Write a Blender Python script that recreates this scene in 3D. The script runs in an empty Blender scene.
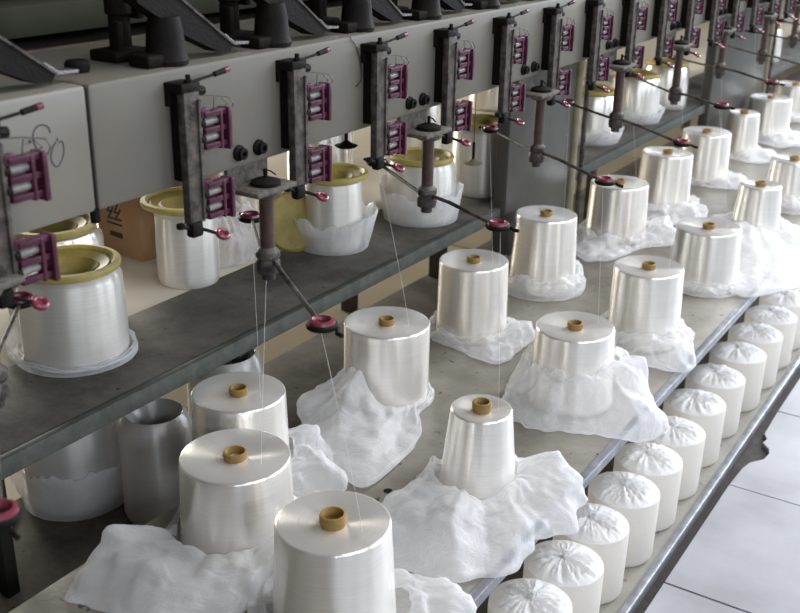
import bpy, bmesh, math, random
from mathutils import Vector, Matrix, noise
C = bpy.context.scene.collection
PI = math.pi
ZO = 1.31                      # camera height above the aisle tiles (metres)

# ------------------------------------------------------------------ camera
FPX = 1050.3453
MR = Matrix(((0.84274948, -0.21594579, 0.49309302),
             (0.53800939, 0.30748731, -0.78485505),
             (0.0178663, 0.92672486, 0.37531564)))
cam = bpy.data.cameras.new('camera'); cam.sensor_width = 36; cam.lens = FPX / 800 * 36
cam.clip_start = 0.02; cam.clip_end = 200
co = bpy.data.objects.new('camera', cam); C.objects.link(co)
co.matrix_world = Matrix.Translation((0, 0, ZO)) @ MR.to_4x4()
cam.dof.use_dof = True; cam.dof.focus_distance = 1.75; cam.dof.aperture_fstop = 7.0
bpy.context.scene.camera = co

def ray(px, py): return MR @ Vector((px - 400, -(py - 306.5), -FPX))
def at_z(px, py, z):            # point on the horizontal plane z (camera relative) seen at a pixel
    r = ray(px, py); return r * (z / r.z)
def at_x(px, py, x):
    r = ray(px, py); return r * (x / r.x)
def proj(p):
    q = MR.transposed() @ Vector(p)
    if q.z > -0.05: return None
    return (400 + q.x * FPX / -q.z, 306.5 - q.y * FPX / -q.z)
def seen(p, m=25):
    q = proj(p)
    return q is not None and -m < q[0] < 800 + m and -m < q[1] < 613 + m

# ------------------------------------------------------------------ materials
def nt(name):
    m = bpy.data.materials.new(name); m.use_nodes = True
    t = m.node_tree; t.nodes.clear()
    o = t.nodes.new('ShaderNodeOutputMaterial'); b = t.nodes.new('ShaderNodeBsdfPrincipled')
    t.links.new(b.outputs[0], o.inputs[0]); return m, t, b, o
def N(t, typ, **kw):
    n = t.nodes.new(typ)
    for k, v in kw.items():
        if k in n.inputs: n.inputs[k].default_value = v
        else: setattr(n, k, v)
    return n
def basic(name, col, rough=.5, metal=0, var=.25, scale=12, bump=.15, col2=None, bscale=None, spec=.35):
    m, t, b, o = nt(name)
    tc = N(t, 'ShaderNodeTexCoord')
    nz = N(t, 'ShaderNodeTexNoise', Scale=scale, Detail=6, Roughness=.65)
    t.links.new(tc.outputs['Object'], nz.inputs['Vector'])
    r = N(t, 'ShaderNodeValToRGB')
    c2 = col2 or tuple(c * (1 - var) for c in col)
    r.color_ramp.elements[0].position = .35; r.color_ramp.elements[1].position = .65
    r.color_ramp.elements[0].color = (*c2, 1); r.color_ramp.elements[1].color = (*col, 1)
    t.links.new(nz.outputs['Fac'], r.inputs[0]); t.links.new(r.outputs[0], b.inputs['Base Color'])
    b.inputs['Roughness'].default_value = rough; b.inputs['Metallic'].default_value = metal
    b.inputs['Specular IOR Level'].default_value = spec
    if bump:
        n2 = N(t, 'ShaderNodeTexNoise', Scale=bscale or scale * 6, Detail=4)
        t.links.new(tc.outputs['Object'], n2.inputs['Vector'])
        bp = N(t, 'ShaderNodeBump', Strength=bump, Distance=.004)
        t.links.new(n2.outputs['Fac'], bp.inputs['Height']); t.links.new(bp.outputs[0], b.inputs['Normal'])
    return m

def silk(name, col, rough=.25, metal=.72):
    m, t, b, o = nt(name)
    tc = N(t, 'ShaderNodeTexCoord'); sp = N(t, 'ShaderNodeSeparateXYZ')
    t.links.new(tc.outputs['Object'], sp.inputs[0])
    cx = N(t, 'ShaderNodeCombineXYZ'); t.links.new(sp.outputs[0], cx.inputs[0]); t.links.new(sp.outputs[1], cx.inputs[1])
    ln = N(t, 'ShaderNodeVectorMath', operation='LENGTH'); t.links.new(cx.outputs[0], ln.inputs[0])
    ad = N(t, 'ShaderNodeMath', operation='ADD'); t.links.new(sp.outputs[2], ad.inputs[0]); t.links.new(ln.outputs['Value'], ad.inputs[1])
    mu = N(t, 'ShaderNodeMath', operation='MULTIPLY'); mu.inputs[1].default_value = 620
    t.links.new(ad.outputs[0], mu.inputs[0])
    xs = N(t, 'ShaderNodeMath', operation='MULTIPLY'); xs.inputs[1].default_value = 14; t.links.new(sp.outputs[0], xs.inputs[0])
    ys = N(t, 'ShaderNodeMath', operation='MULTIPLY'); ys.inputs[1].default_value = 14; t.links.new(sp.outputs[1], ys.inputs[0])
    cc = N(t, 'ShaderNodeCombineXYZ')
    t.links.new(xs.outputs[0], cc.inputs[0]); t.links.new(ys.outputs[0], cc.inputs[1]); t.links.new(mu.outputs[0], cc.inputs[2])
    nz = N(t, 'ShaderNodeTexNoise', Scale=1.0, Detail=3, Roughness=.6); t.links.new(cc.outputs[0], nz.inputs['Vector'])
    bp = N(t, 'ShaderNodeBump', Strength=.32, Distance=.0006); t.links.new(nz.outputs['Fac'], bp.inputs['Height'])
    t.links.new(bp.outputs[0], b.inputs['Normal'])
    tg = N(t, 'ShaderNodeTangent', direction_type='RADIAL', axis='Z'); t.links.new(tg.outputs[0], b.inputs['Tangent'])
    cr = N(t, 'ShaderNodeValToRGB'); cr.color_ramp.elements[0].position = .3; cr.color_ramp.elements[1].position = .6
    cr.color_ramp.elements[0].color = (*[c * .90 for c in col], 1); cr.color_ramp.elements[1].color = (*col, 1)
    t.links.new(nz.outputs['Fac'], cr.inputs[0]); t.links.new(cr.outputs[0], b.inputs['Base Color']); b.inputs['Roughness'].default_value = rough
    b.inputs['Metallic'].default_value = metal; b.inputs['Anisotropic'].default_value = .9; b.inputs['Anisotropic Rotation'].default_value = .25
    b.inputs['Subsurface Weight'].default_value = 0
    b.inputs['Sheen Weight'].default_value = .15
    return m

def film(name, col=(.86, .86, .88), tr=.3, rough=.3, scale=35, strength=.5):
    m, t, b, o = nt(name)
    b.inputs['Base Color'].default_value = (*col, 1); b.inputs['Roughness'].default_value = rough
    b.inputs['Specular IOR Level'].default_value = .6
    tc = N(t, 'ShaderNodeTexCoord')
    nz = N(t, 'ShaderNodeTexNoise', Scale=scale, Detail=5, Roughness=.6, Distortion=1.2)
    t.links.new(tc.outputs['Object'], nz.inputs['Vector'])
    n5 = N(t, 'ShaderNodeTexNoise', Scale=scale * 4.5, Detail=3, Roughness=.7, Distortion=1.5); t.links.new(tc.outputs['Object'], n5.inputs['Vector'])
    vo = N(t, 'ShaderNodeTexNoise', Scale=scale * .45, Detail=2, Distortion=2.5)
    vo.noise_type = 'RIDGED_MULTIFRACTAL'
    t.links.new(tc.outputs['Object'], vo.inputs['Vector'])
    mx = N(t, 'ShaderNodeMath', operation='ADD'); t.links.new(nz.outputs['Fac'], mx.inputs[0]); t.links.new(vo.outputs['Fac'], mx.inputs[1])
    m9 = N(t, 'ShaderNodeMath', operation='MULTIPLY_ADD'); m9.inputs[1].default_value = .35; t.links.new(n5.outputs['Fac'], m9.inputs[0]); t.links.new(mx.outputs[0], m9.inputs[2])
    bp = N(t, 'ShaderNodeBump', Strength=strength, Distance=.004); t.links.new(m9.outputs[0], bp.inputs['Height'])
    t.links.new(bp.outputs[0], b.inputs['Normal'])
    tl = N(t, 'ShaderNodeBsdfTranslucent'); tl.inputs[0].default_value = (*col, 1); t.links.new(bp.outputs[0], tl.inputs['Normal'])
    tp = N(t, 'ShaderNodeBsdfTransparent')
    m1 = N(t, 'ShaderNodeMixShader'); m1.inputs[0].default_value = .4
    t.links.new(b.outputs[0], m1.inputs[1]); t.links.new(tl.outputs[0], m1.inputs[2])
    m2 = N(t, 'ShaderNodeMixShader')
    lw = N(t, 'ShaderNodeLayerWeight', Blend=.35); t.links.new(bp.outputs[0], lw.inputs['Normal'])
    mr = N(t, 'ShaderNodeMapRange'); mr.inputs['To Min'].default_value = min(.95, tr * 1.25); mr.inputs['To Max'].default_value = tr * .25
    t.links.new(lw.outputs['Facing'], mr.inputs['Value']); t.links.new(mr.outputs[0], m2.inputs[0])
    t.links.new(m1.outputs[0], m2.inputs[1]); t.links.new(tp.outputs[0], m2.inputs[2])
    t.links.new(m2.outputs[0], o.inputs[0])
    return m

def speckled(name, base, dark, blotch, rough=.55, tile=None):
    """worn metal / concrete top: mottled colour, dark drops and dirt"""
    m, t, b, o = nt(name)
    tc = N(t, 'ShaderNodeTexCoord')
    n1 = N(t, 'ShaderNodeTexNoise', Scale=5, Detail=8, Roughness=.7); t.links.new(tc.outputs['Object'], n1.inputs['Vector'])
    r1 = N(t, 'ShaderNodeValToRGB'); r1.color_ramp.elements[0].position = .38; r1.color_ramp.elements[1].position = .66
    r1.color_ramp.elements[0].color = (*blotch, 1); r1.color_ramp.elements[1].color = (*base, 1)
    t.links.new(n1.outputs['Fac'], r1.inputs[0])
    n2 = N(t, 'ShaderNodeTexNoise', Scale=60, Detail=2); t.links.new(tc.outputs['Object'], n2.inputs['Vector'])
    r2 = N(t, 'ShaderNodeValToRGB'); r2.color_ramp.elements[0].position = .69; r2.color_ramp.elements[1].position = .73
    r2.color_ramp.elements[0].color = (0, 0, 0, 1); r2.color_ramp.elements[1].color = (1, 1, 1, 1)
    t.links.new(n2.outputs['Fac'], r2.inputs[0])
    mx = N(t, 'ShaderNodeMix', data_type='RGBA'); t.links.new(r2.outputs[0], mx.inputs[0])
    t.links.new(r1.outputs[0], mx.inputs[6]); mx.inputs[7].default_value = (*dark, 1)
    t.links.new(mx.outputs[2], b.inputs['Base Color'])
    b.inputs['Roughness'].default_value = rough
    n3 = N(t, 'ShaderNodeTexNoise', Scale=90, Detail=4); t.links.new(tc.outputs['Object'], n3.inputs['Vector'])
    bp = N(t, 'ShaderNodeBump', Strength=.2, Distance=.003); t.links.new(n3.outputs['Fac'], bp.inputs['Height'])
    t.links.new(bp.outputs[0], b.inputs['Normal'])
    return m

M = dict(
    silk=silk('white_silk', (.96, .925, .86)),
    silk_d=silk('cream_silk', (.78, .75, .68), .4, .5),
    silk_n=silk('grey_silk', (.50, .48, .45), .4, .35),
    tube=basic('ochre_card', (.29, .175, .05), .6, 0, .3, 60, .1),
    rim=basic('yellow_card', (.50, .40, .12), .5, 0, .25, 25, .1),
    dish=basic('olive_card', (.34, .255, .065), .55, 0, .35, 25, .1),
    film=film('crumpled_film', (.96, .96, .97), .56, .24, 26, .8),
    wrap=film('taut_film', (.95, .91, .84), .06, .35, 30, .35),
    wraptop=film('gathered_film', (.93, .93, .93), .08, .28, 40, .9),
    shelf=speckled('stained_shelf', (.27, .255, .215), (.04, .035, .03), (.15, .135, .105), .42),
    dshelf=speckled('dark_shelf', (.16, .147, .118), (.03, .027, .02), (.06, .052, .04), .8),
    lshelf=speckled('lower_shelf', (.28, .27, .235), (.10, .09, .075), (.20, .19, .16), .5),
    steel=basic('steel_strip', (.36, .37, .40), .35, .6, .4, 30, .1),
    sideed=basic('green_grey_strip', (.10, .105, .09), .7, 0, .4, 30, .15),
    paint=basic('beige_grey_paint', (.155, .144, .116), .45, 0, .12, 6, .04, bscale=40),
    black=basic('black_iron', (.010, .0075, .006), .65, 0, .4, 50, .2, spec=.12),
    worn=basic('worn_iron', (.12, .102, .088), .6, .2, .5, 45, .3, col2=(.018, .015, .014), spec=.2),
    dusty=basic('dusty_plate', (.15, .13, .105), .8, 0, .5, 90, .5, col2=(.05, .043, .036)),
    rust=basic('rusty_brown_tube', (.075, .042, .033), .6, 0, .4, 60, .3),
    purple=basic('purple_plastic', (.075, .015, .034), .35, 0, .35, 80, .1),
    pink=basic('pink_ceramic', (.19, .035, .055), .25, 0, .25, 80, .05),
    chrome=basic('bright_metal', (.75, .75, .74), .2, .95, .3, 60, .2),
    roller=basic('grey_ceramic', (.26, .24, .22), .25, 0, .35, 120, .05),
    green=basic('dark_green_paint', (.022, .023, .015), .8, 0, .3, 8, .1, spec=.12),
    greenrail=basic('green_grey_rail', (.036, .037, .025), .8, 0, .25, 10, .1, spec=.12),
    brown=basic('dusty_ledge', (.12, .10, .075), .7, 0, .4, 20, .3),
    pillar=basic('pillar_paint', (.075, .07, .057), .5, 0, .3, 7, .1),
    pipe=basic('ochre_pipe', (.27, .245, .16), .5, 0, .3, 20, .1),
    beige=basic('beige_boards', (.62, .55, .43), .5, 0, .12, 5, .05),
    card=basic('brown_card', (.40, .235, .12), .7, 0, .2, 14, .1),
    ink=basic('dark_ink', (.03, .03, .04), .6, 0, .2, 40, 0),
    thread=basic('white_thread', (.75, .73, .70), .4, 0, .1, 40, 0),
    fluff=basic('white_fluff', (.80, .80, .80), .8, 0, .1, 80, .5),
    wire=basic('dark_wire', (.07, .06, .06), .4, .5, .3, 40, 0),
)

def tiles():
    m, t, b, o = nt('pale_floor_tiles')
    tc = N(t, 'ShaderNodeTexCoord')
    n1 = N(t, 'ShaderNodeTexNoise', Scale=4, Detail=6, Roughness=.6); t.links.new(tc.outputs['Object'], n1.inputs['Vector'])
    r1 = N(t, 'ShaderNodeValToRGB'); r1.color_ramp.elements[0].position = .35; r1.color_ramp.elements[1].position = .7
    r1.color_ramp.elements[0].color = (.29, .29, .30, 1); r1.color_ramp.elements[1].color = (.40, .40, .42, 1)
    t.links.new(n1.outputs['Fac'], r1.inputs[0])
    t.links.new(r1.outputs[0], b.inputs['Base Color']); b.inputs['Roughness'].default_value = .32
    n2 = N(t, 'ShaderNodeTexNoise', Scale=18, Detail=3); t.links.new(tc.outputs['Object'], n2.inputs['Vector'])
    bp = N(t, 'ShaderNodeBump', Strength=.12, Distance=.003); t.links.new(n2.outputs['Fac'], bp.inputs['Height'])
    t.links.new(bp.outputs[0], b.inputs['Normal'])
    return m
M['tile'] = tiles()
M['grout'] = basic('dark_grout', (.06, .05, .045), .8, 0, .4, 40, .4)

# ------------------------------------------------------------------ mesh helpers
def link(name, me, mat, parent=None, loc=None, rot=None, smooth=True):
    o = bpy.data.objects.new(name, me); C.objects.link(o)
    if mat is not None and not me.materials: me.materials.append(mat)
    if parent: o.parent = parent
    if loc is not None: o.location = loc
    if rot is not None: o.rotation_euler = rot
    return o
class B:
    def __init__(s): s.bm = bmesh.new()
    def box(s, a, b, bev=0, mat=None):
        vs = [Vector((x, y, z)) for x in (a[0], b[0]) for y in (a[1], b[1]) for z in (a[2], b[2])]
        if mat: vs = [mat @ v for v in vs]
        v = [s.bm.verts.new(q) for q in vs]
        fs = [s.bm.faces.new([v[i] for i in f]) for f in ((0, 1, 3, 2), (4, 6, 7, 5), (0, 4, 5, 1), (2, 3, 7, 6), (0, 2, 6, 4), (1, 5, 7, 3))]
        if bev:
            es = list({e for f in fs for e in f.edges})
            bmesh.ops.bevel(s.bm, geom=es, offset=bev, segments=2, affect='EDGES', profile=.5)
        return s
    def lathe(s, prof, n=48, mat=None, fn=None):
        mat = mat or Matrix.Identity(4)
        rings = []
        for (r, z) in prof:
            if r < 1e-6: rings.append([s.bm.verts.new(mat @ Vector((0, 0, z)))])
            else:
                ring = []
                for k in range(n):
                    a = 2 * PI * k / n
                    p = Vector((r * math.cos(a), r * math.sin(a), z))
                    if fn: p = fn(p, a)
                    ring.append(s.bm.verts.new(mat @ p))
                rings.append(ring)
        for a, b in zip(rings, rings[1:]):
            for k in range(n):
                k2 = (k + 1) % n
                if len(a) == 1 and len(b) == 1: break
                if len(a) == 1: s.bm.faces.new((a[0], b[k], b[k2]))
                elif len(b) == 1: s.bm.faces.new((a[k], b[0], a[k2]))
                else: s.bm.faces.new((a[k], b[k], b[k2], a[k2]))
        return s
    def cyl(s, p, q, r, n=12, r2=None):
        p = Vector(p); q = Vector(q); d = q - p; L = d.length
        m = Matrix.Translation(p) @ d.to_track_quat('Z', 'Y').to_matrix().to_4x4()
        r2 = r if r2 is None else r2
        return s.lathe([(0, 0), (r, 0), (r2, L), (0, L)], n, m)
    def tube(s, pts, r, n=8):
        pts = [Vector(p) for p in pts]; rings = []
        up = Vector((0, 0, 1)); nrm = None
        for i, p in enumerate(pts):
            d = (pts[min(i + 1, len(pts) - 1)] - pts[max(i - 1, 0)]).normalized()
            if nrm is None:
                nrm = d.orthogonal().normalized()
            nrm = (nrm - d * nrm.dot(d)).normalized(); bi = d.cross(nrm)
            rings.append([s.bm.verts.new(p + (nrm * math.cos(2 * PI * k / n) + bi * math.sin(2 * PI * k / n)) * r) for k in range(n)])
        for a, b in zip(rings, rings[1:]):
            for k in range(n): s.bm.faces.new((a[k], a[(k + 1) % n], b[(k + 1) % n], b[k]))
        s.bm.faces.new(rings[0][::-1]); s.bm.faces.new(rings[-1]); return s
    def torus(s, c, R, r, mat=None, n=28, m=10, sq=1):
        mat = (Matrix.Translation(Vector(c)) @ (mat or Matrix.Identity(4)))
        g = [[s.bm.verts.new(mat @ Vector(((R + r * math.cos(b)) * math.cos(a), (R + r * math.cos(b)) * math.sin(a), sq * r * math.sin(b))))
              for b in [2 * PI * j / m for j in range(m)]] for a in [2 * PI * i / n for i in range(n)]]
        for i in range(n):
            for j in range(m):
                s.bm.faces.new((g[i][j], g[(i + 1) % n][j], g[(i + 1) % n][(j + 1) % m], g[i][(j + 1) % m]))
        return s
    def poly(s, pts, d, mat=None):   # extrude polygon (list of Vector) by vector d
        a = [s.bm.verts.new(Vector(p)) for p in pts]; b = [s.bm.verts.new(Vector(p) + Vector(d)) for p in pts]
        s.bm.faces.new(a[::-1]); s.bm.faces.new(b)
        for k in range(len(a)): s.bm.faces.new((a[k], a[(k + 1) % len(a)], b[(k + 1) % len(a)], b[k]))
        return s
    def mesh(s, name, ang=35):
        bmesh.ops.recalc_face_normals(s.bm, faces=s.bm.faces)
        for e in s.bm.edges:
            e.smooth = not (len(e.link_faces) == 2 and e.calc_face_angle(0) > math.radians(ang))
        for f in s.bm.faces: f.smooth = True
        me = bpy.data.meshes.new(name); s.bm.to_mesh(me); s.bm.free(); return me
    def obj(s, name, mat, parent=None, loc=None, rot=None, ang=35):
        return link(name, s.mesh(name, ang), M[mat], parent, loc, rot)

def tag(o, label, cat, group=None):
    o['label'] = label; o['category'] = cat
    if group: o['group'] = group
    return o
def thing(name, label, cat, loc=(0, 0, 0), rz=0, group=None):
    o = bpy.data.objects.new(name, None); o.empty_display_size = .03; C.objects.link(o)
    o.location = loc; o.rotation_euler = (0, 0, rz)
    return tag(o, label, cat, group)
def dup(root, loc, rz=None):
    r = root.copy(); C.objects.link(r); r.location = loc
    if rz is not None: r.rotation_euler = (0, 0, rz)
    for ch in list(root.children):
        c = ch.copy(); C.objects.link(c); c.parent = r
        for g in ch.children:
            d = g.copy(); C.objects.link(d); d.parent = c
    return r
def struct(o): o['kind'] = 'structure'; return o
def W(x, y, z): return (x, y, z + ZO)     # camera-relative height -> world

# ------------------------------------------------------------------ the setting
ORD = ['first', 'second', 'third', 'fourth', 'fifth', 'sixth', 'seventh', 'eighth', 'ninth', 'tenth', 'eleventh', 'twelfth',
       'thirteenth', 'fourteenth', 'fifteenth', 'sixteenth', 'seventeenth', 'eighteenth', 'nineteenth', 'twentieth', 'twenty-first',
       'twenty-second', 'twenty-third', 'twenty-fourth', 'twenty-fifth', 'twenty-sixth', 'twenty-seventh', 'twenty-eighth']
YE = 11.0
# floor slab with grout colour, tiles on top of it in one floor mesh
b = B(); b.box((-8, -3, -.06), (6, 16, -.012))
fl = b.obj('floor', 'grout'); struct(fl)
b = B(); rnd = random.Random(3)
x0 = -.478
for i in range(5):
    for j in range(-4, 28):
        xa = x0 + i * .62; ya = 1.793 + (j - 0) * .452
        tx = [(xa, ya), (xa + .613, ya), (xa + .613, ya + .446), (xa, ya + .446)]
        if i == 0 and j == 1:   # the chipped tile at the kerb
            tx = [(xa, ya), (xa + .613, ya), (xa + .613, ya + .446), (xa, ya + .446), (xa + .003, ya + .30), (xa + .016, ya + .275), (xa + .012, ya + .25),
                  (xa + .034, ya + .225), (xa + .040, ya + .20), (xa + .036, ya + .165), (xa + .012, ya + .13), (xa + .004, ya + .09)]
        b.poly([(x, y, -.012) for x, y in tx], (0, 0, .012 + rnd.uniform(-.0012, .0012)))
ft = b.obj('floor', 'tile'); struct(ft); ft.name = 'floor_tiles'
# boards of the aisle behind the machine
b = B()
for k in range(8): b.box((-7.5, -2 + k * 1.8, -.011), (-1.60, -2 + k * 1.8 + 1.79, 0), .002)
o = b.obj('floor', 'beige'); struct(o); o.name = 'floor_back_aisle'

# lower shelf the wrapped cones stand on
t = thing('lower_shelf', 'long grey low shelf carrying the row of plastic-wrapped cones beside the floor tiles', 'shelf', W(-.8, 0, -1.31))
b = B(); b.box((-.32, -1, 0), (.288, YE, .02)); b.obj('shelf_board', 'lshelf', t)
b = B(); b.box((.288, -1, -.004), (.304, YE, .024), .002); b.obj('edge_strip', 'steel', t)
# dark space under the main shelf
t = thing('main_shelf', 'long stained grey shelf holding the open white yarn cones', 'shelf', W(-.87, 0, -1.31))
b = B(); b.box((-.272, -1, .292), (.268, YE, .31), .001); b.obj('shelf_board', 'shelf', t)
b = B(); b.box((.268, -1, .292), (.284, YE, .3125), .0015); b.obj('edge_strip', 'steel', t)
for y in (.2, 2.0, 3.8, 5.6, 7.4): b = B(); b.box((-.15, y, .02), (-.11, y + .04, .292)); b.obj('support', 'worn', t)
# seam across the shelf top
b = B(); b.box((-.271, .728, .3101), (.26, .731, .3104)); b.obj('joint', 'black', t)
# dark lower bench between the two shelves
t = thing('rear_bench', 'dark bench behind the main shelf, under the raised shelf', 'bench', W(-1.35, 0, -1.31))
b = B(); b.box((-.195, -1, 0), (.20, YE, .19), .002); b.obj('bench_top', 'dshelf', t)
# raised shelf for the rayon cakes
t = thing('raised_shelf', 'raised dark shelf under the beam carrying yellow-rimmed yarn cakes', 'shelf', W(-1.35, 0, -.80))
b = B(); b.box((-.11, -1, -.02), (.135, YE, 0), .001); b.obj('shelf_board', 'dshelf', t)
b = B(); b.box((.135, -1, -.028), (.150, YE, .004), .002); b.obj('edge_strip', 'sideed', t)
for y in (1.47, 3.3, 5.0): b = B(); b.box((.02, y, -.32), (.045, y + .03, -.02), .002); b.obj('leg', 'pillar', t)
t = tag(B().box((-.33, -1, -.02), (.33, YE, -.001), .002).obj('pale_back_table', 'beige', None, W(-1.792, 0, -.80)),
        'pale beige table top behind the raised dark shelf, under the cardboard box', 'table')
for y in (-.8, 2.6, 6.0):
    for x in (-.05, .28): B().box((x - .02, y, -.509), (x + .02, y + .04, -.02)).obj('leg', 'pillar', t)

# ------------------------------------------------------------------ machine
def beam(label, ya, yb):
    t = thing('machine_beam', label, 'machine beam', W(-1.035, 0, 0))
    b = B(); b.box((-.115, ya, -.362), (.115, yb, -.215), .006); b.obj('casing', 'paint', t); return t
bm1 = beam('short grey painted machine beam left of the seam, with scribbled numbers', -1.0, .8015)
bm2 = beam('long grey painted machine beam right of the dark seam', .8045, YE)
B().box((-.1, .8013, -.358), (.112, .8047, -.22)).obj('seam_gasket', 'black', bm2)
nub = B(); nub.cyl((.108, .803, -.376), (.108, .803, -.360), .006, 10); nub.obj('drip_nub', 'black', bm2)
for k, y in enumerate([1.05, 1.091, 1.48, 1.522, 1.905, 1.95, 2.34, 2.38, 2.78, 2.82, 3.2, 3.24, 3.63, 3.67]):
    b = B(); b.lathe([(0, 0), (.011, 0), (.011, .003), (.008, .006), (.008, .011), (.004, .0115), (.004, .007), (0, .007)], 14, Matrix.Translation((.115, y, -.341)) @ Matrix.Rotation(PI / 2, 4, 'Y'))
    b.obj('bolt', 'black', bm2)
# handwritten number on the first beam segment (felt pen strokes)
def stroke(pix, parent, name='pen_mark', r=.0011, mat='ink', off=-.0005):
    P = []
    for (px, py) in pix:
        p = at_x(px, py, -.92); P.append((p.x + 1.035 + off, p.y, p.z))
    # smooth
    Q = []
    for i in range(len(P) - 1):
        p0, p1, p2, p3 = [Vector(P[max(0, min(len(P) - 1, i + k))]) for k in (-1, 0, 1, 2)]
        for s in range(4):
            u = s / 4
            Q.append(.5 * ((2 * p1) + (-p0 + p2) * u + (2 * p0 - 5 * p1 + 4 * p2 - p3) * u * u + (-p0 + 3 * p1 - 3 * p2 + p3) * u ** 3))
    Q.append(Vector(P[-1]))
    b = B(); b.tube(Q, r, 5); return b.obj(name, mat, parent)
stroke([(29, 141), (31, 142)], bm1, r=.002)
stroke([(50, 133), (49, 128), (44, 125), (38, 126), (34, 131), (33, 138), (35, 145), (38, 150)], bm1)
stroke([(56, 142), (53, 147), (51, 155), (52, 162), (57, 167), (61, 162), (64, 152), (63, 143), (61, 141), (59, 143)], bm1)
stroke([(58, 141), (57, 138)], bm1)
stroke([(349, 37), (356, 48), (360, 66), (360, 80), (355, 86)], bm2, 'stray_wire', .0009, 'wire', .002)
b = B(); b.lathe([(0, 0), (.0135, 0), (.0150, .004), (.0145, .011), (.012, .014), (0, .014)], 20, Matrix.Translation((.046, .851, -.215)))
b.obj('cap_bolt', 'black', bm2)
# machine body behind and above the beam
t = thing('machine_body', 'dark green machine body running behind and above the grey beam', 'machine', W(-1.5, 0, 0))
b = B(); b.box((-.15, -1, -.30), (.13, YE, .75), .004); b.obj('housing', 'green', t)
b = B(); b.box((.13, -1, -.26), (.235, YE, -.243), .002); b.obj('dusty_ledge', 'brown', t)
b = B(); b.box((.13, -1, -.222), (.20, YE, -.176), .004); b.obj('rail', 'greenrail', t)
b = B(); b.box((.13, -1, -.12), (.17, YE, -.10), .004); b.obj('rail', 'greenrail', t)

# pillars (end frames)
for k, (ya, yb, w) in enumerate([(2.40, 2.80, 'near'), (4.15, 4.95, 'far')]):
    t = thing('frame_pillar', ['wide dull grey machine pillar in the middle of the photo, behind a pair of white cones',
                               'dull grey machine pillar far back at the upper right'][k], 'pillar', W(-1.27, ya, -1.12), 0, 'machine pillars')
    b = B(); b.box((.045, 0, .002), (.085, yb - ya, .755), .006); b.obj('panel', 'pillar', t)
    b = B(); b.cyl((.083, yb - ya + .022, .002), (.083, yb - ya + .022, .755), .013, 14); b.obj('pipe', 'pipe', t)
    b = B(); b.cyl((.095, yb - ya + .062, .002), (.095, yb - ya + .062, .755), .008, 12); b.obj('conduit', 'worn', t)
t = tag(B().obj('x', 'black') if False else B().box((-.012, -.012, 0), (.012, .012, .31), .002).obj('shelf_post', 'green', None, W(-1.318, .885, -1.12)),
        'short dark green upright at the lower left corner, under the raised shelf', 'post')

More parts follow.
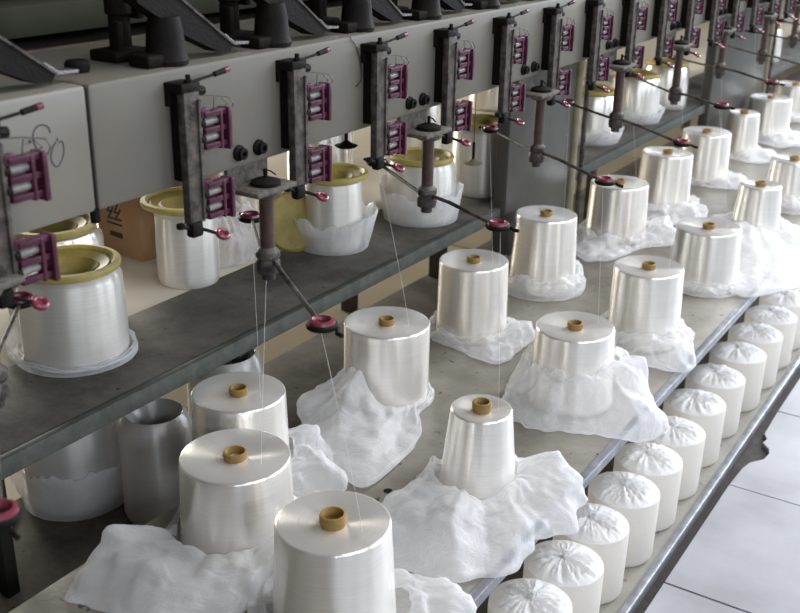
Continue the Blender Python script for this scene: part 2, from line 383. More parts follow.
# ------------------------------------------------------------------ hanging brackets with purple combs
def make_bracket():
    t = thing('thread_guide_bracket', 'x', 'thread guide', (0, 0, 0), 0, 'hanging thread guide brackets along the beam')
    # origin: bracket bar centre at beam face height 0 = camera height
    b = B(); b.box((-.006, -.021, -.405), (.006, .006, -.236), .001); b.box((-.0075, .0, -.40), (.009, .006, -.25), .001); b.obj('bar', 'worn', t)
    b = B(); b.box((-.020, -.024, -.241), (.006, .008, -.229), .001); b.box((-.024, -.024, -.258), (-.018, .008, -.229), .001)
    b.box((-.024, -.016, -.352), (-.006, -.010, -.24), .001)
    b.obj('clamp', 'black', t)
    b = B(); b.lathe([(0, -.008), (.0075, -.008), (.0075, 0), (.0045, .001), (.0045, .008), (0, .009)], 6, Matrix.Translation((0, -.006, -.226)) @ Matrix.Scale(.75, 4)); b.cyl((0, .002, -.240), (.0, .018, -.242), .006, 10)
    b.obj('nut', 'black', t)
    b = B(); b.cyl((.004, -.008, -.2285), (.004, .048, -.2235), .0018, 8); b.cyl((.004, .036, -.2245), (.004, .054, -.2225), .0034, 10)
    p = b.obj('pin', 'black', t)
    b = B(); b.cyl((.004, .054, -.2225), (.004, .062, -.2215), .0038, 12); b.obj('pink_tip', 'pink', p)
    for zc in (-.290, -.380):
        b = B(); D = -.018
        b.box((-.004, .064 + D, zc - .029), (.016, .071 + D, zc + .024), .0015)
        for q in (-.020, 0, .020): b.box((.000, .026 + D, zc + q - .0035), (.012, .068 + D, zc + q + .0035), .001)
        b.box((.002, .022 + D, zc + .016), (.010, .036 + D, zc + .028), .001)
        b.box((.000, .052 + D, zc - .026), (.013, .057 + D, zc + .022), .001)
        g = b.obj('guide_comb', 'purple', t)
        b = B()
        for q in (-.010, .010): b.cyl((.004, .026 + D, zc + q), (.004, .052 + D, zc + q), .0052, 12)
        b.obj('roller', 'roller', g)
        b = B()
        for q in (-.010, .010): b.lathe([(0, -.004), (.0068, -.003), (.0068, .003), (0, .004)], 12, Matrix.Translation((.004, .025 + D, zc + q)) @ Matrix.Rotation(PI / 2, 4, 'X'))
        b.obj('washer', 'black', g)
    b = B(); b.box((-.004, -.022, -.422), (.010, -.002, -.402), .004); b.cyl((.003, -.018, -.410), (.003, -.036, -.402), .003, 8)
    b.lathe([(0, -.005), (.0055, -.003), (.0055, .003), (0, .005)], 10, Matrix.Translation((.003, -.037, -.402)))
    b.cyl((.006, -.006, -.412), (.020, .010, -.420), .0024, 8); k = b.obj('tension_knob', 'black', t)
    b = B(); b.torus((.024, .016, -.422), .0072, .0032, Matrix.Rotation(.5, 4, 'Y'), 20, 8); b.lathe([(0, -.001), (.007, -.001), (.007, .001), (0, .001)], 14, Matrix.Translation((.024, .016, -.423)) @ Matrix.Rotation(.5, 4, 'Y'))
    b.obj('eyelet', 'pink', k)
    # spring wire loops above the combs
    b = B()
    b.tube([(0, .002, -.246), (.004, .032, -.2495), (.006, .062, -.256)], .0009, 6)
    b.tube([(.004, .034, -.252), (.008, .028, -.262), (.004, .032, -.270)], .0007, 6)
    b.tube([(.006, .060, -.256), (.010, .063, -.264), (.006, .058, -.276)], .0007, 6)
    b.tube([(.005, .046, -.254), (.010, .052, -.262), (.004, .046, -.270)], .0007, 6)
    b.obj('wire_loop', 'wire', t)
    return t
ys = [.655, .944, 1.157, 1.361, 1.577, 1.789, 2.003, 2.215]
while ys[-1] < 6.6: ys.append(ys[-1] + .2155)
proto = make_bracket(); n = 0
BR = []
for y in ys:
    if not (seen((-.9, y, -.25)) or seen((-.9, y, -.41))): continue
    loc = W(-.8965, y, 0)
    o = proto if n == 0 else dup(proto, loc)
    o.location = loc
    if n == 0: lab = 'hanging guide bracket cut off at the left picture edge, with two purple combs'
    elif n < len(ORD) - 1: lab = ['worn steel guide bracket with purple combs on the grey beam, ', 'hanging guide bracket with pink-tipped pin on the beam, ', 'dark hanging thread guide bracket farther down the beam, '][0 if n < 5 else (1 if n < 10 else 2)] + ORD[n] + ' from the left edge'
    else: lab = 'blurred guide bracket at the far right end of the beam, number %d from the left edge' % (n + 1)
    o['label'] = lab; BR.append(y); n += 1

# ------------------------------------------------------------------ levers and columns on top of the beam
def make_column():
    t = thing('spindle_column', 'x', 'machine column', (0, 0, 0), 0, 'black columns standing on top of the beam')
    b = B(); b.lathe([(0, 0), (.020, 0), (.020, .014), (.014, .017), (.0135, .055), (.017, .057), (.017, .085), (.014, .09), (.014, .30), (0, .30)], 20); b.obj('shaft', 'black', t)
    b = B(); b.box((-.026, -.030, 0), (.022, .030, .014), .003); b.obj('base', 'black', t)
    b = B(); b.box((.006, -.022, .012), (.020, -.013, .05), .002); b.box((-.02, .013, .05), (.02, .024, .10), .002); b.obj('clamp', 'black', t)
    return t
def make_lever():
    t = thing('tension_lever', 'x', 'lever', (0, 0, 0), 0, 'black levers on top of the beam')
    b = B(); b.lathe([(0, 0), (.027, 0), (.028, .006), (.025, .012), (.0225, .040), (.019, .058), (0, .060)], 24); b.box((-.020, -.046, 0), (.016, .0, .016), .004); b.obj('base', 'black', t)
    b = B(); b.poly([(-.013, -.055, .128), (-.013, -.052, .078), (-.013, .030, .030), (-.013, .085, .006), (-.013, .106, .004), (-.013, .112, .012)], (.024, 0, 0)); l = b.obj('lever_arm', 'black', t)
    b = B(); b.poly([(-.0145, -.056, .128), (-.0145, .113, .0115), (-.0145, .115, .0135), (-.0145, -.054, .1305)], (.027, 0, 0)); b.obj('lit_top_edge', 'worn', l)  # paler iron strip paints in the light along the black arm's upper edge
    b = B(); b.poly([(-.010, .098, .0245), (-.010, .116, .0115), (-.010, .146, .0095), (-.010, .147, .013), (-.010, .118, .0155), (-.010, .100, .0275)], (.019, 0, 0)); b.obj('bright_tip', 'chrome', l)
    return t
pc = make_column(); pl = make_lever(); k = 0
ly = [.665, .958, 1.164, 1.371, 1.576, 1.79, 2.0, 2.21, 2.42, 2.64, 2.85, 3.07, 3.28]
for y in ly:
    la = W(-1.017, y - .01, -.215); lb = W(-.950, y, -.215)
    if seen((-1.045, y, -.215), 70):
        o = pc if k == 0 else dup(pc, la); o.location = la
        o['label'] = 'black upright column with square foot on the beam top, %s from the left' % ORD[k]
    if seen((-.96, y + .1, -.2), 40):
        o = pl if k == 0 else dup(pl, lb); o.location = lb
        o['label'] = ('black sloping lever with bright tip on the beam top, %s from the left' if k != 1 else 'black sloping lever with white fluff caught on its top end, %s from the left') % ORD[k]
        k += 1
b = B(); rf = random.Random(2)
for i in range(9):
    a = rf.uniform(0, 6.3); p = Vector((0, 0, 0)); d = Vector((math.cos(a), math.sin(a), rf.uniform(-.1, .5)))
    b.tube([p, p + d * .008 + Vector((0, 0, .002)), p + d * rf.uniform(.012, .022)], .0016, 6)
tag(b.obj('fluff_scrap', 'fluff', None, W(-.956, .908, -.084)), 'scrap of white yarn fluff on the top end of a sloping black lever', 'fluff')

# ------------------------------------------------------------------ thread-guide posts with ring arms
RING = [(.62, .80, .491, -.50, -.51, -.536),
  # collar y, left ring y, right ring y (camera-relative z -.505)
    (1.081, 1.257, .978, -.495, -.513, -.520), (1.513, 1.63, 1.454, -.503, -.498, -.513), (1.953, 2.09, 1.91, -.513, -.516, -.540),
    (2.388, 2.511, 2.377, -.518, -.521, -.552), (2.812, 2.943, 2.668, -.519, -.507, -.512), (3.212, 3.36, 3.158, -.503, -.51, -.521),
    (3.694, 3.82, 3.60, -.521, -.515, -.53), (4.12, 4.25, 4.03, -.515, -.515, -.53), (4.55, 4.68, 4.46, -.515, -.515, -.53)]
wherep = ['cut by the left picture edge', 'left of the middle, over the near cones', 'above the cones left of the grey pillar', 'in front of the grey pillar', 'just right of the grey pillar',
          'right of the pillar, second along', 'before the far pillar', 'near the right edge, top', 'far right edge, smallest but one', 'far right edge, smallest']
def make_ring(root, p, d):
    """dark hook with a wine-red ceramic ring at its end"""
    b = B(); b.torus(p, .0165, .0042, None, 30, 10)
    d = Vector(d).normalized(); s = Vector((-d.y, d.x, 0))
    pv = Vector(p); b.tube([pv + s * .0165 - d * .002, pv + s * .016 + d * .012, pv + s * .010 + d * .026, pv + s * .014 + d * .034], .003, 8)
    h = b.obj('hook_ring', 'black', root)
    b = B(); b.lathe([(.0095, .0), (.0100, .006), (.0125, .009), (.016, .0075), (.0175, .0035), (.016, .001), (.011, -.001), (.0095, .0)], 28, Matrix.Translation(p))
    b.obj('ceramic_ring', 'pink', h)
for i, (yc, yl, yr, zc, zl, zr) in enumerate(RING):
    if not seen((-.9, yc, -.45)): continue
    t = thing('ring_arm_post', 'brown thread guide post with two-ringed arm, ' + wherep[i], 'thread guide', W(-.9, yc, 0), 0, 'thread guide posts under the beam')
    b = B(); b.cyl((0, 0, zc - .01), (0, 0, -.395), .0105, 16); b.obj('tube', 'rust', t)
    b = B(); b.lathe([(0, zc - .030), (.010, zc - .030), (.010, zc - .022), (.016, zc - .020), (.0175, zc - .012), (.0175, zc - .004), (.015, zc), (.0175, zc + .004), (.017, zc + .011), (.012, zc + .016), (.010, zc + .018), (0, zc + .018)], 22)
    c = b.obj('collar', 'worn', t)
    b = B(); b.lathe([(0, -.404), (.020, -.404), (.024, -.398), (.024, -.393), (.0, -.393)], 20)
    b.box((-.036, -.045, -.396), (.024, .040, -.388), .003); b.box((-.036, -.045, -.396), (-.028, .040, -.3615), .002)
    b.obj('plate', 'dusty', t)
    b = B(); b.lathe([(0, -.388), (.021, -.388), (.021, -.383), (.012, -.379), (.0, -.378)], 20); b.cyl((.0, 0, -.38), (0, 0, -.366), .003, 8)
    b.tube([(0, 0, -.367), (.0, .012, -.372), (0, .022, -.379)], .0012, 6); b.obj('washer_cap', 'black', t)
    pr = Vector((.17, yr - yc, zr)); plf = Vector((-.18, yl - yc, zl)); cc = Vector((0, 0, zc))
    d1 = (pr - cc).normalized(); d2 = (plf - cc).normalized()
    b = B(); b.tube([cc + Vector((.010, 0, 0)), cc + d1 * .06 + Vector((0, 0, .004)), pr - d1 * .018], .0034, 8)
    b.tube([cc - Vector((.010, 0, 0)), plf - d2 * .017], .0030, 8); a = b.obj('arm', 'worn', t)
    make_ring(t, pr, d1); make_ring(t, plf, d2)

# hanging discs
for i, (x, y, zt, zb, lab) in enumerate([(-1.1, 1.554, -.362, -.455, 'small dark disc on a short rod under the beam, behind the yellow-rimmed cake'),
                                    (-1.1, 2.049, -.362, -.589, 'pale disc on a long thin rod before the cake left of the grey pillar'),
                                    ]):
    t = thing('hanging_disc', lab, 'disc', W(x, y, zb), 0, 'discs hanging under the beam')
    b = B(); b.lathe([(0, 0), (.018, 0), (.0215, .003), (.012, .006), (.004, .012), (0, .013)], 24); b.obj('disc', 'black' if i == 0 else 'pipe', t)
    b = B(); b.cyl((0, 0, .01), (0, 0, .05 if i else zt - zb), .0034, 10)
    if i: b.cyl((0, 0, .05), (0, 0, zt - zb), .0009, 6)
    b.obj('rod', 'black', t)

# ------------------------------------------------------------------ yarn cones
def cone_prof(rb, rt, h):
    s = .0045
    P = [(0, 0), (rb - .004, 0), (rb, .004)]
    for k in range(1, 12): u = k / 12; P.append((rb + (rt - rb) * u, .004 + (h - .004 - s * .8) * u))
    for k in range(0, 6):
        a = PI / 2 * k / 5; P.append((rt - s * (1 - math.cos(a)), h - s * .8 + s * .8 * math.sin(a)))
    P += [(rt - s - (rt - s - .02) * .5, h - .0015), (.021, h - .005), (0, h - .006)]
    return P
def yarn_cone(x, y, h, rt, rb, label, tr=.0145, th=.007, ring=None, mat='silk', zb=-1.0):
    t = thing('yarn_cone', label, 'yarn cone', W(x, y, zb), 0, 'white silk yarn cones on the main shelf')
    t.rotation_euler = (random.Random(int(x * 999 + y * 77)).uniform(-.02, .02), random.Random(int(x * 99 + y * 777)).uniform(-.02, .02), 0)
    b = B(); b.lathe(cone_prof(rb, rt, h), 96); b.obj('yarn', mat, t, ang=60)
    b = B(); b.lathe([(tr - .0015, h - .008), (tr, h - .004), (tr + .001, h + th * .6), (tr, h + th), (tr - .003, h + th + .001), (tr - .0045, h + th - .002), (tr - .005, h - .006), (0, h - .0055)], 32)
    tb = b.obj('tube', 'tube', t)
    if ring:
        r = Vector((ring[0] - x, ring[1] - y, ring[2] - zb))
        b = B(); st = Vector((rt * .6, .0, h + .001)); mid = Vector((.006, 0, h + th + .03))
        pts = [st]
        for k in range(1, 9):
            u = k / 8; p = st.lerp(r, u); p.z = st.z + (r.z - st.z) * u ** .9; pts.append(p)
        b.tube(pts, .00026, 5); b.obj('yarn_end', 'thread', t)
    return t

def film_bag(x, y, rb, h, base, lobes, seed, label, zb=-1.0, rt=None, ch=.18, mat='film', amp=1.0, name='plastic_bag', tub=False, nest=False):
    """an opened plastic bag slumped round the foot of a cone.  rb/rt/ch: cone it surrounds.
    base: how far it spreads; lobes: [(world x, y of the tip, angular width, extra height)]"""
    rt = rt or rb * .9
    L = []
    for (lx, ly, w, dh, *near) in lobes:
        d = Vector((lx - x, ly - y)); L.append((math.atan2(d.y, d.x), max(0, d.length - rb - base), w, dh, bool(near)))
    NT, NV = 210, 40
    rs = random.Random(seed); off = Vector((seed * 3.17, seed * 1.3, seed * .71))
    bm = bmesh.new(); G = []
    K = [(.0, .0015, 0), (.55, .002, 0), (.93, .003, .0), (1.0, .010, .10), (.95, .012, .30), (.80, .0, .58), (.58, .0, .80), (.34, 0, .95), (.16, 0, 1.02), (.07, 0, .98), (.05, 0, .86)]
    if nest: K = [(0, .0015, 0), (.6, .002, 0), (1.0, .003, 0), (1.03, .008, .15), (1.0, .004, .45), (.94, 0, .75), (.86, 0, .97), (.80, 0, 1.0), (.74, 0, .92), (.68, 0, .66), (.58, 0, .38), (.46, 0, .20), (.30, .003, .10), (.15, .004, .06), (.06, .004, .08)]
    elif tub and base > .01: K = [(0, .0015, 0), (.15, .003, 0), (.28, .008, .08), (.45, .004, .30), (.70, 0, .65), (.95, 0, .95), (1.0, 0, 1.0), (.93, 0, .98), (.6, 0, .72), (.4, 0, .5)]
    elif not tub: K = [(.0, .0015, 0), (.55, .002, 0), (.95, .003, .0), (1.0, .007, .06), (.98, .010, .18), (.88, .008, .34), (.72, .006, .52), (.52, .003, .70), (.34, 0, .85), (.20, 0, .97), (.11, 0, 1.0), (.06, 0, .95), (.04, 0, .84)]
    for i in range(NT):
        a = 2 * PI * i / NT
        dr = base; dh = 0; do = 0
        for (la, le, w, lh, near) in L:
            da = (a - la + PI) % (2 * PI) - PI; g = math.exp(-(da / w) ** 2); dr += le * g
            if near or tub or nest: dh += lh * g
            else: do += lh * g; dh += .25 * lh * g
        ca, sa = math.cos(a), math.sin(a)
        q = Vector((ca * 1.6, sa * 1.6, 0)) + off
        dr *= 1 + .22 * noise.noise(q * 1.5) + .14 * noise.noise(q * 4)
        hh = (h + dh) * (1 + .28 * noise.noise(q * 1.3 + Vector((5, 0, 0))) + .14 * noise.noise(q * 4.5))
        hh = max(.012, hh)
        row = []
        for j in range(NV):
            u = j / (NV - 1) * (len(K) - 1); k = min(int(u), len(K) - 2); f = u - k; f = f * f * (3 - 2 * f) * .5 + f * .5
            fr = K[k][0] * (1 - f) + K[k + 1][0] * f; za = K[k][1] * (1 - f) + K[k + 1][1] * f; zh = K[k][2] * (1 - f) + K[k + 1][2] * f
            z = za + zh * hh + do * 1.1 * zh * math.sin(PI * min(1, fr) ** 1.6)
            r = rb * .985 + dr * fr if j < 3 else rb + .004 + dr * fr
            P = Vector((r * ca, r * sa, z))
            # crumple: sharp creases between flat facets
            s = Vector((P.x, P.y, P.z * 1.3)) + off
            s = s + noise.noise_vector(s * 9) * .02
            d1 = noise.voronoi(s * 13)[0]; d2 = noise.voronoi(s * 29 + Vector((4, 4, 4)))[0]
            c1 = min(.55, d1[1] - d1[0]); c2 = min(.5, d2[1] - d2[0])
            fold = abs(noise.noise(Vector((math.cos(a) * 2.2, math.sin(a) * 2.2, fr * 1.5)) + off))
            A = min(1, zh * 3 + .25 * fr) * (0.25 + 0.75 * min(1, dr / .05)) * amp
            dn = (.020 * (c1 - .25) + .007 * (c2 - .2) - .022 * (fold - .15) * min(1, fr * 3)) * A
            sw = noise.noise_vector(s * 6 + Vector((0, 7, 0))) * .014 * A
            P += Vector((ca, sa, .8)) * dn + sw
            z = P.z; rc = rb + (rt - rb) * max(0, min(1, z / ch)) + .0035
            rr = math.hypot(P.x, P.y)
            if rr < rc and z > .003: P.x *= rc / rr; P.y *= rc / rr
            P.z = max(P.z, .0012)
            row.append(bm.verts.new(P))
        G.append(row)
    for i in range(NT):
        for j in range(NV - 1):
            bm.faces.new((G[i][j], G[(i + 1) % NT][j], G[(i + 1) % NT][j + 1], G[i][j + 1]))
    bmesh.ops.recalc_face_normals(bm, faces=bm.faces)
    for f in bm.faces: f.smooth = True
    me = bpy.data.meshes.new(name); bm.to_mesh(me); bm.free()
    o = link(name, me, M[mat], None, W(x, y, zb))
    return tag(o, label, 'plastic bag', 'crumpled plastic bags around the cones')

def px(x, y, z=-1.0): p = at_z(x, y, z); return (p.x, p.y)
# x, y, height, top radius, base radius, label, ring the thread runs to, bag (height, spread, lobes)
CONES = [
    ('A', -.735, 1.008, .172, .082, .090, 'large white yarn cone nearest the camera at the bottom, cut off by the picture edge', (-.73, .978, -.515),
     (.030, .035, [(*px(470, 612), .5, .015)], 'low crumpled film around the foot of the nearest yarn cone')),
    ('B', -.99, 1.093, .154, .088, .093, 'large white yarn cone at lower left with a sloping film fold against its side', (-1.0, 1.2, -.515),
     (.042, .022, [(*px(108, 612), .34, .03), (*px(116, 574), .20, .045), (*px(200, 632), .5, .01), (*px(300, 570), .45, .05)], 'long crumpled plastic bag spreading left from the cone at lower left')),
    ('C', -1.108, 1.240, .171, .082, .088, 'white yarn cone half hidden behind the lower left cone, before the dark gap', (-1.08, 1.257, -.515),
     (.055, .02, [(*px(345, 490), .35, .03), (*px(330, 455), .35, .03)], 'film bag lying flat to the right, behind the two nearest cones')),
    ('D', -.728, 1.424, .173, .053, .070, 'slim narrow white yarn cone sitting in a wide open plastic bag', (-.73, 1.454, -.513),
     (.058, .030, [(*px(592, 500), .32, .045), (*px(396, 545), .55, .035), (*px(470, 572), .7, .01), (*px(560, 530), .3, .01)], 'wide open plastic bag spread around the slim cone')),
    ('E', -1.070, 1.655, .168, .088, .088, 'tall white yarn cone below the ring on the middle left, its bag pulled left', (-1.08, 1.63, -.498),
     (.022, .010, [(*px(302, 432), .46, .080, 1), (*px(358, 470), .30, .012), (*px(410, 440), .3, .0)], 'plastic bag pulled out to the left of the tall middle cone')),
    ('F', -.742, 1.855, .170, .080, .086, 'white yarn cone with dirty top edge standing in a high bulky film bag', (-.73, 1.91, -.54),
     (.105, .040, [(*px(650, 440), .5, .02), (*px(518, 425), .6, .0), (*px(645, 412), .28, .05)], 'high bulky plastic bag around the cone with dirty top edge')),
    ('G', -1.085, 2.05, .185, .081, .084, 'white yarn cone in front of the grey pillar at its left side, bag spread right', (-1.08, 2.09, -.51),
     (.035, .02, [(*px(534, 345), .40, .03), (*px(500, 365), .4, .01)], 'plastic bag spread to the right of the cone left of the pillar')),
    ('H', -1.08, 2.424, .205, .080, .090, 'tall white yarn cone standing right before the grey pillar', (-1.08, 2.511, -.515),
     (.060, .022, [(*px(508, 262), .4, .04, 1)], 'plastic bag clinging to the foot of the cone before the pillar')),
    ('J', -.73, 2.244, .186, .080, .084, 'white yarn cone behind the bulky film bag, in the front row', (-.73, 2.377, -.55),
     (.050, .035, [(*px(682, 372), .5, .03)], 'plastic bag at the foot of the second cone behind the slim one')),
    ('I', -.73, 2.706, .163, .084, .092, 'white yarn cone with fan-shaped shine on top, in the front row right of centre', (-.73, 2.668, -.512),
     (.035, .022, [(*px(640, 285), .5, .035)], 'small plastic bag left of the cone with fan-shaped shine')),
    ('K', -1.08, 2.948, .174, .086, .092, 'white yarn cone just right of the grey pillar, under a dark ring', (-1.08, 2.943, -.507),
     (.040, .030, [(*px(678, 243), .45, .045), (*px(590, 262), .5, .0)], 'plastic bag beside the cone right of the pillar')),
    ('L', -1.08, 3.362, .185, .083, .090, 'white yarn cone in the back row, second right of the pillar', (-1.08, 3.36, -.51),
     (.028, .035, [(*px(700, 222), .5, .03), (*px(655, 225), .5, .02)], 'plastic bag at the foot of the second cone right of the pillar')),
    ('N', -.73, 3.211, .166, .062, .075, 'short slim white yarn cone in a big film bag near the right edge', (-.73, 3.158, -.521),
     (.055, .06, [(*px(810, 285), .6, .015), (*px(720, 270), .5, .03)], 'big plastic bag near the right edge around a short slim cone')),
    ('M', -1.08, 3.793, .178, .086, .092, 'white yarn cone in the back row, third right of the pillar', (-1.08, 3.82, -.515),
     (.028, .03, [(*px(745, 190), .5, .03)], 'plastic bag at the foot of the third cone right of the pillar')),
    ('O', -.73, 3.643, .157, .076, .088, 'white yarn cone cut by the right edge, behind the big film bag', (-.73, 3.60, -.53),
     (.05, .05, [], 'plastic bag around the cone cut by the right edge')),
    ('P', -1.08, 4.277, .169, .060, .072, 'slim white yarn cone in the back row near the upper right', (-1.08, 4.25, -.515),
     (.028, .045, [(*px(770, 165), .6, .02)], 'plastic bag around the slim far cone at the upper right')),
    ('Q', -1.08, 4.692, .166, .088, .095, 'wide white yarn cone in the back row near the upper right edge', (-1.08, 4.68, -.515),
     (.028, .04, [(*px(800, 150), .6, .02)], 'plastic bag around the wide far cone at the upper right')),
    ('R', -1.08, 5.13, .16, .088, .095, 'farthest white yarn cone, cut by the upper right edge', None,
     (.05, .03, [], 'farthest plastic bag, at the upper right edge')),
]
for i, (k, x, y, h, rt, rb, lab, ring, bag) in enumerate(CONES):
    big = k in 'AB'
    yarn_cone(x, y, h, rt, rb, lab, .0185 if k in 'AB' else .016, .012 if k in 'AD' else .007, ring)
    film_bag(x, y, rb, bag[0], bag[1], bag[2], 11 + i * 3, bag[3], rt=rt, ch=h, nest=False)

# cones in the shade on the dark bench under the raised shelf
def dull_cone(x, y, zb, h, rt, rb, label):
    t = thing('yarn_cone', label, 'yarn cone', W(x, y, zb), 0, 'dull yarn packages on the rear bench')
    b = B(); b.lathe([(0, 0), (rb - .012, 0), (rb - .003, .006), (rb, .018), (rb + (rt - rb) * .5, h * .6), (rt + .003, h - .035), (rt, h - .022), (rt - .006, h - .006), (rt - .012, h), (rt - .018, h - .008), (.022, h - .045), (0, h - .045)], 64)
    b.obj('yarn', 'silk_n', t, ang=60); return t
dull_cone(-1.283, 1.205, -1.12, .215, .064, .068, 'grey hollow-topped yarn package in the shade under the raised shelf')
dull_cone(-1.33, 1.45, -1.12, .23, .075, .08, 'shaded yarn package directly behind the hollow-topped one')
def cake(x, y, zb, R, h, rimr, label, body='silk_d', group='yellow-rimmed yarn cakes', tilt=None, rimd=.03):
    t = thing('yarn_cake', label, 'yarn cake', W(x, y, zb), 0, group)
    if tilt: t.rotation_euler = tilt
    b = B(); b.lathe([(0, 0), (R * .93, 0), (R * .985, .008), (R, .02), (R, h * .5), (R * .97, h - .028), (R * .9, h - .014), (rimr * .84, h - .013), (rimr * .6, h - rimd - .015), (0, h - rimd - .015)], 72)
    b.obj('yarn', body, t, ang=60)
    b = B(); b.lathe([(rimr * .86, h - .016), (rimr, h - .010), (rimr + .002, h - .003), (rimr, h + .001), (rimr * .90, h + .002), (rimr * .86, h - .002), (rimr * .84, h - .006)], 64)
    r = b.obj('rim', 'rim', t)
    b = B(); b.lathe([(rimr * .865, h - .002), (rimr * .82, h - .006), (rimr * .78, h - .004), (rimr * .6, h - rimd * .35), (rimr * .55, h - rimd * .3), (rimr * .3, h - rimd), (.012, h - rimd), (0, h - rimd)], 64)
    b.obj('dish', 'dish', t)
    return t
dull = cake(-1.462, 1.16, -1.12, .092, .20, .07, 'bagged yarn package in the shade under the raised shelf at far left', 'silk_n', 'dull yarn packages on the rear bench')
film_bag(-1.462, 1.16, .092, .085, .006, [(*px(20, 460, -1.12), .5, .02)], 77, 'cloudy film bag round the shaded package at far left', -1.12, .092, .2, amp=.5, tub=True)
# cakes on the raised shelf
cake(-1.405, 1.148, -.80, .092, .178, .088, 'large yellow-rimmed yarn cake at left on the dark raised shelf')
film_bag(-1.405, 1.148, .094, .018, .008, [(*px(8, 352, -.8), .35, .05)], 5, 'low film collar round the large cake at left', -.80, .098, .18, amp=.5, tub=True)
cake(-1.385, 1.905, -.80, .068, .180, .080, 'yellow-rimmed cake rising out of a white film tub, in the middle of the raised shelf')
film_bag(-1.385, 1.905, .074, .085, .024, [], 6, 'upright white film tub round the middle cake', -.80, .074, .18, amp=.3, tub=True)
cake(-1.335, 2.215, -.80, .088, .165, .080, 'yellow-rimmed cake behind the second ring post, left of the pillar')
film_bag(-1.335, 2.215, .088, .085, .016, [], 8, 'white film tub round the cake left of the pillar', -.80, .088, .18, amp=.4, tub=True)
cake(-1.335, 2.53, -.80, .080, .20, .078, 'pale cake partly hidden by the grey pillar left side')
cake(-1.505, 1.545, -.80, .066, .180, .090, 'bright yellow-rimmed cake beside the cardboard box, behind the second bracket')
cake(-1.60, 1.275, -.80, .098, .180, .085, 'white cake with yellow rim peeping out below the beam at left', 'silk')
t = thing('yellow_lid', 'plain yellow round lid leaning on edge between the ring post and the film tub', 'lid', W(-1.44, 1.815, -.728))
t.rotation_euler = (1.25, 0, 1.15)
b = B(); b.lathe([(0, 0), (.068, 0), (.070, .003), (.070, .012), (.067, .015), (.064, .011), (0, .010)], 48); b.obj('disc', 'dish', t)
k = 0
for (px_, py_, lab) in [(612, 165, 'cake on the raised shelf just right of the pillar, blurred'), (648, 148, 'second cake right of the pillar on the raised shelf, blurred'),
                        (688, 118, 'third cake right of the pillar, before the far pillar'), (785, 78, 'cake beyond the far pillar at the upper right'), ]:
    x = -1.33; p = at_z(px_, py_, -.80)
    y = p.y * (x / p.x)
    cake(x, [3.30, 3.70, 4.02, 5.45][k], -.80, .088, .175, .080, lab, 'silk')
    if k < 2: film_bag(x, [3.30, 3.70][k], .088, .05, .02, [], 40 + k, ['plastic film round the first far cake', 'plastic film round the second far cake'][k], -.80, .088, .17, amp=.5, tub=True)
    k += 1
# cakes on the back table
for k, (x, y, lab) in enumerate([(-1.72, 1.90, 'pale cake on the back table behind the film tub'), (-1.70, 2.28, 'pale cake on the back table seen under the beam, left of the pillar'),
                                 (-1.68, 2.72, 'pale back-table cake close to the pillar'), (-1.86, 3.6, 'pale cake on the back table right of the pillar'),
                                 (-1.86, 4.05, 'farther pale cake on the back table right of the pillar'), (-1.86, 4.5, 'farthest pale cake on the back table')]):
    cake(x, y, -.80, .092, .20, .085, lab, 'silk', 'pale cakes on the back table')
# white cloth-like film heap behind the first ring post
film_bag(-1.56, 1.70, .05, .11, .05, [], 91, 'heaped white film on the back table behind the first ring post', -.80, .03, .11)

# cardboard box with the silk character
t = thing('cardboard_box', 'brown cardboard box with a dark printed character, under the beam at left', 'box', W(-1.755, 1.665, -.80), math.radians(-6))
b = B(); b.box((-.11, -.09, 0), (.10, .12, .20), .002); b.obj('carton', 'card', t)
b = B(); b.box((-.112, .008, .199), (.102, .018, .2015)); b.obj('tape', 'beige', t)
cu = bpy.data.curves.new('printed_character', 'FONT'); cu.body = '\u4e1d'; cu.size = .062; cu.extrude = .0004; cu.align_x = 'CENTER'
tmp = bpy.data.objects.new('tmp', cu); C.objects.link(tmp)
bpy.context.view_layer.update()
me = bpy.data.meshes.new_from_object(tmp.evaluated_get(bpy.context.evaluated_depsgraph_get()))
bpy.data.objects.remove(tmp)
link('printed_character', me, M['ink'], t, (.010, -.0905, .070), (PI / 2, 0, 0))
b = B(); b.box((-.010, -.0906, .040), (.035, -.0898, .052)); b.obj('printed_bar', 'ink', t)
# brown paper tube standing behind
b = B(); b.lathe([(0, 0), (.03, 0), (.03, .26), (.026, .26), (.026, .02), (0, .02)], 28)
tag(b.obj('paper_tube', 'card', None, W(-1.60, 1.66, -.80)), 'brown paper tube standing behind the first ring post', 'tube')

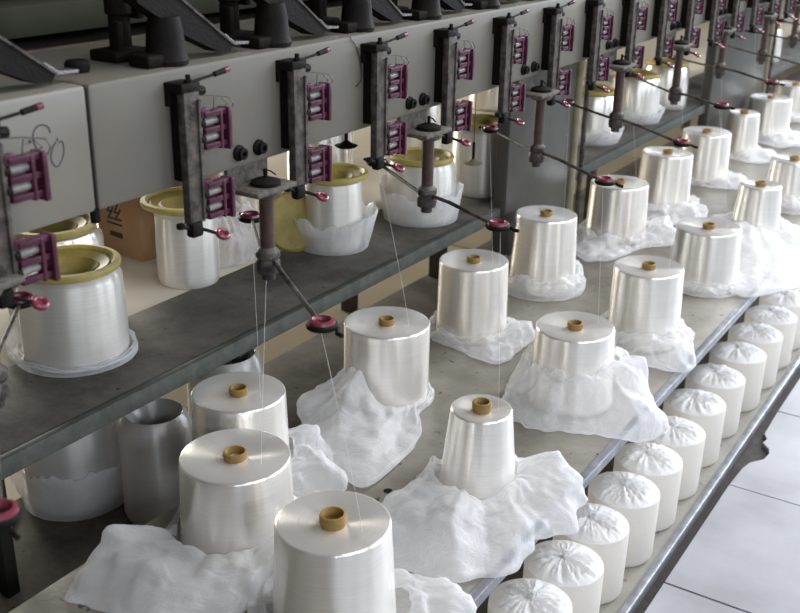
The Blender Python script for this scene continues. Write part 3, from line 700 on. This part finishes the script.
# ------------------------------------------------------------------ wrapped cones on the low shelf
def make_wrapped(seed):
    t = thing('wrapped_cone', 'x', 'wrapped yarn cone', (0, 0, 0), 0, 'plastic-wrapped cones on the low shelf')
    R, H = .0725, .148; off = Vector((seed * 2.3, 1, 4))
    b = B(); b.lathe([(0, 0), (R * .90, 0), (R * .96, .004), (R * .98, .012), (R * .99, H * .5), (R, H - .012), (R * .985, H - .004)], 64); b.obj('wrapped_side', 'wrap', t, ang=60)
    prof = []
    n = 20
    for k in range(n + 1):
        u = k / n; r = R * (1 - u) ; z = H - .004 + .014 * math.sin(min(1, u * 1.6) * PI / 2) - .004 * max(0, u - .75) * 4
        prof.append((max(r, .0035) if k < n else .0035, z))
    prof[0] = (R * .985, H - .004)
    prof += [(.004, H + .014), (.0065, H + .020), (.003, H + .021)]
    prof += [(0, H + .020)]
    def fn(p, a):
        r = math.hypot(p.x, p.y)
        if r > R * .97: return p
        u = 1 - r / R
        q = Vector((math.cos(a) * 2.2, math.sin(a) * 2.2, 0)) + off
        tw = u * .25
        pl = noise.noise(Vector((math.cos(a + tw) * 5, math.sin(a + tw) * 5, 0)) + off) * 1.0 + noise.noise(Vector((math.cos(a + tw) * 16, math.sin(a + tw) * 16, 3)) + off) * .8
        p.z += pl * .0085 * min(1, u * 3) * (1 if r > .012 else .4)
        if r < .012: p.x += .003 * math.sin(a * 3 + seed); p.y += .002 * math.cos(a * 2 + seed)
        return p
    b = B(); b.lathe(prof, 96, None, fn); b.obj('gathered_top', 'wraptop', t, ang=80)
    return t
yy = [1.228, 1.379, 1.520, 1.668, 1.819, 1.968, 2.120, 2.290, 2.460, 2.640, 2.800, 2.96, 3.12, 3.28, 3.44]
protos = [make_wrapped(s) for s in (1, 2, 3)]; used = set(); rr = random.Random(5); n = 0
wl = {0: 'plastic-wrapped cone at the bottom edge, nearest of the low row'}
vis = [y for y in yy if seen((-.59, y, -1.13), 45)]
for i, y in enumerate(vis):
    pr = protos[i % 3]; loc = W(-.588 + rr.uniform(-.006, .006) - .006, y, -1.29)
    if i % 3 in used: o = dup(pr, loc, rr.uniform(0, 6))
    else: o = pr; used.add(i % 3)
    o.location = loc; o.rotation_euler = (0, 0, rr.uniform(0, 6))
    o['label'] = 'plastic-wrapped cone on the low shelf, ' + (ORD[i] + ' from the bottom of the photo' if i < len(vis) - 1 else 'farthest of its row')

# dark hole / oil drops on the main shelf
for (hx, hy, r) in [(388, 491, .008), (490, 578, .0055)]:
    p = at_z(hx, hy, -1.0); b = B(); b.lathe([(0, .0006), (r, .0006), (r, 0)], 16)
    tag(b.obj('bolt_hole_plug', 'black', None, W(p.x, p.y, -1.0)), 'small round black plug in the shelf top ' + ('left of the slim cone' if hx < 400 else 'near the shelf edge at the bottom'), 'plug')

# ------------------------------------------------------------------ light: daylight through the hall windows
def area(name, loc, target, sx, sy, power, col):
    l = bpy.data.lights.new(name, 'AREA'); l.shape = 'RECTANGLE'; l.size = sx; l.size_y = sy; l.energy = power; l.color = col
    o = bpy.data.objects.new(name, l); C.objects.link(o); o.location = loc
    o.rotation_euler = (Vector(target) - Vector(loc)).to_track_quat('-Z', 'Z').to_euler(); return o
for k, (y, p) in enumerate([(-3.4, 40), (-1.2, 36), (1.0, 34), (3.4, 58), (5.8, 76), (8.4, 90)]):
    area('window_light', (3.4, y, 2.5), (-.7, y * .6 + .8, .3), .55, 1.6, p, (.80, .88, 1.0))
area('window_light', (1.0, 11.0, 3.0), (-.6, 2.5, .3), 1.2, 1.8, 330, (.78, .87, 1.0))
area('window_light', (-.9, 12.5, 3.8), (-.8, 2.5, .3), 1.0, 1.4, 150, (.9, .94, 1.0))
for y, p in ((1.5, 44), (4.5, 80), (7.5, 110)):
    area('skylight', (.7, y, 4.0), (-.3, y - .5 * y + .8, 0), .9, 2.0, p, (.97, .97, 1.0))
area('back_window_light', (-6.5, 4.0, 1.7), (-1.6, 2.0, .3), 2.5, 1.4, 300, (1.0, .95, .85))
w = bpy.data.worlds.new('world'); bpy.context.scene.world = w; w.use_nodes = True
w.node_tree.nodes['Background'].inputs[0].default_value = (1.0, .96, .9, 1)
w.node_tree.nodes['Background'].inputs[1].default_value = .14

s = bpy.context.scene
s.view_settings.view_transform = 'Standard'; s.view_settings.look = 'None'
s.view_settings.exposure = .22; s.view_settings.gamma = 1; s.view_settings.use_curve_mapping = False
try: s.cycles.use_denoising = True; s.cycles.transparent_max_bounces = 24
except Exception: pass
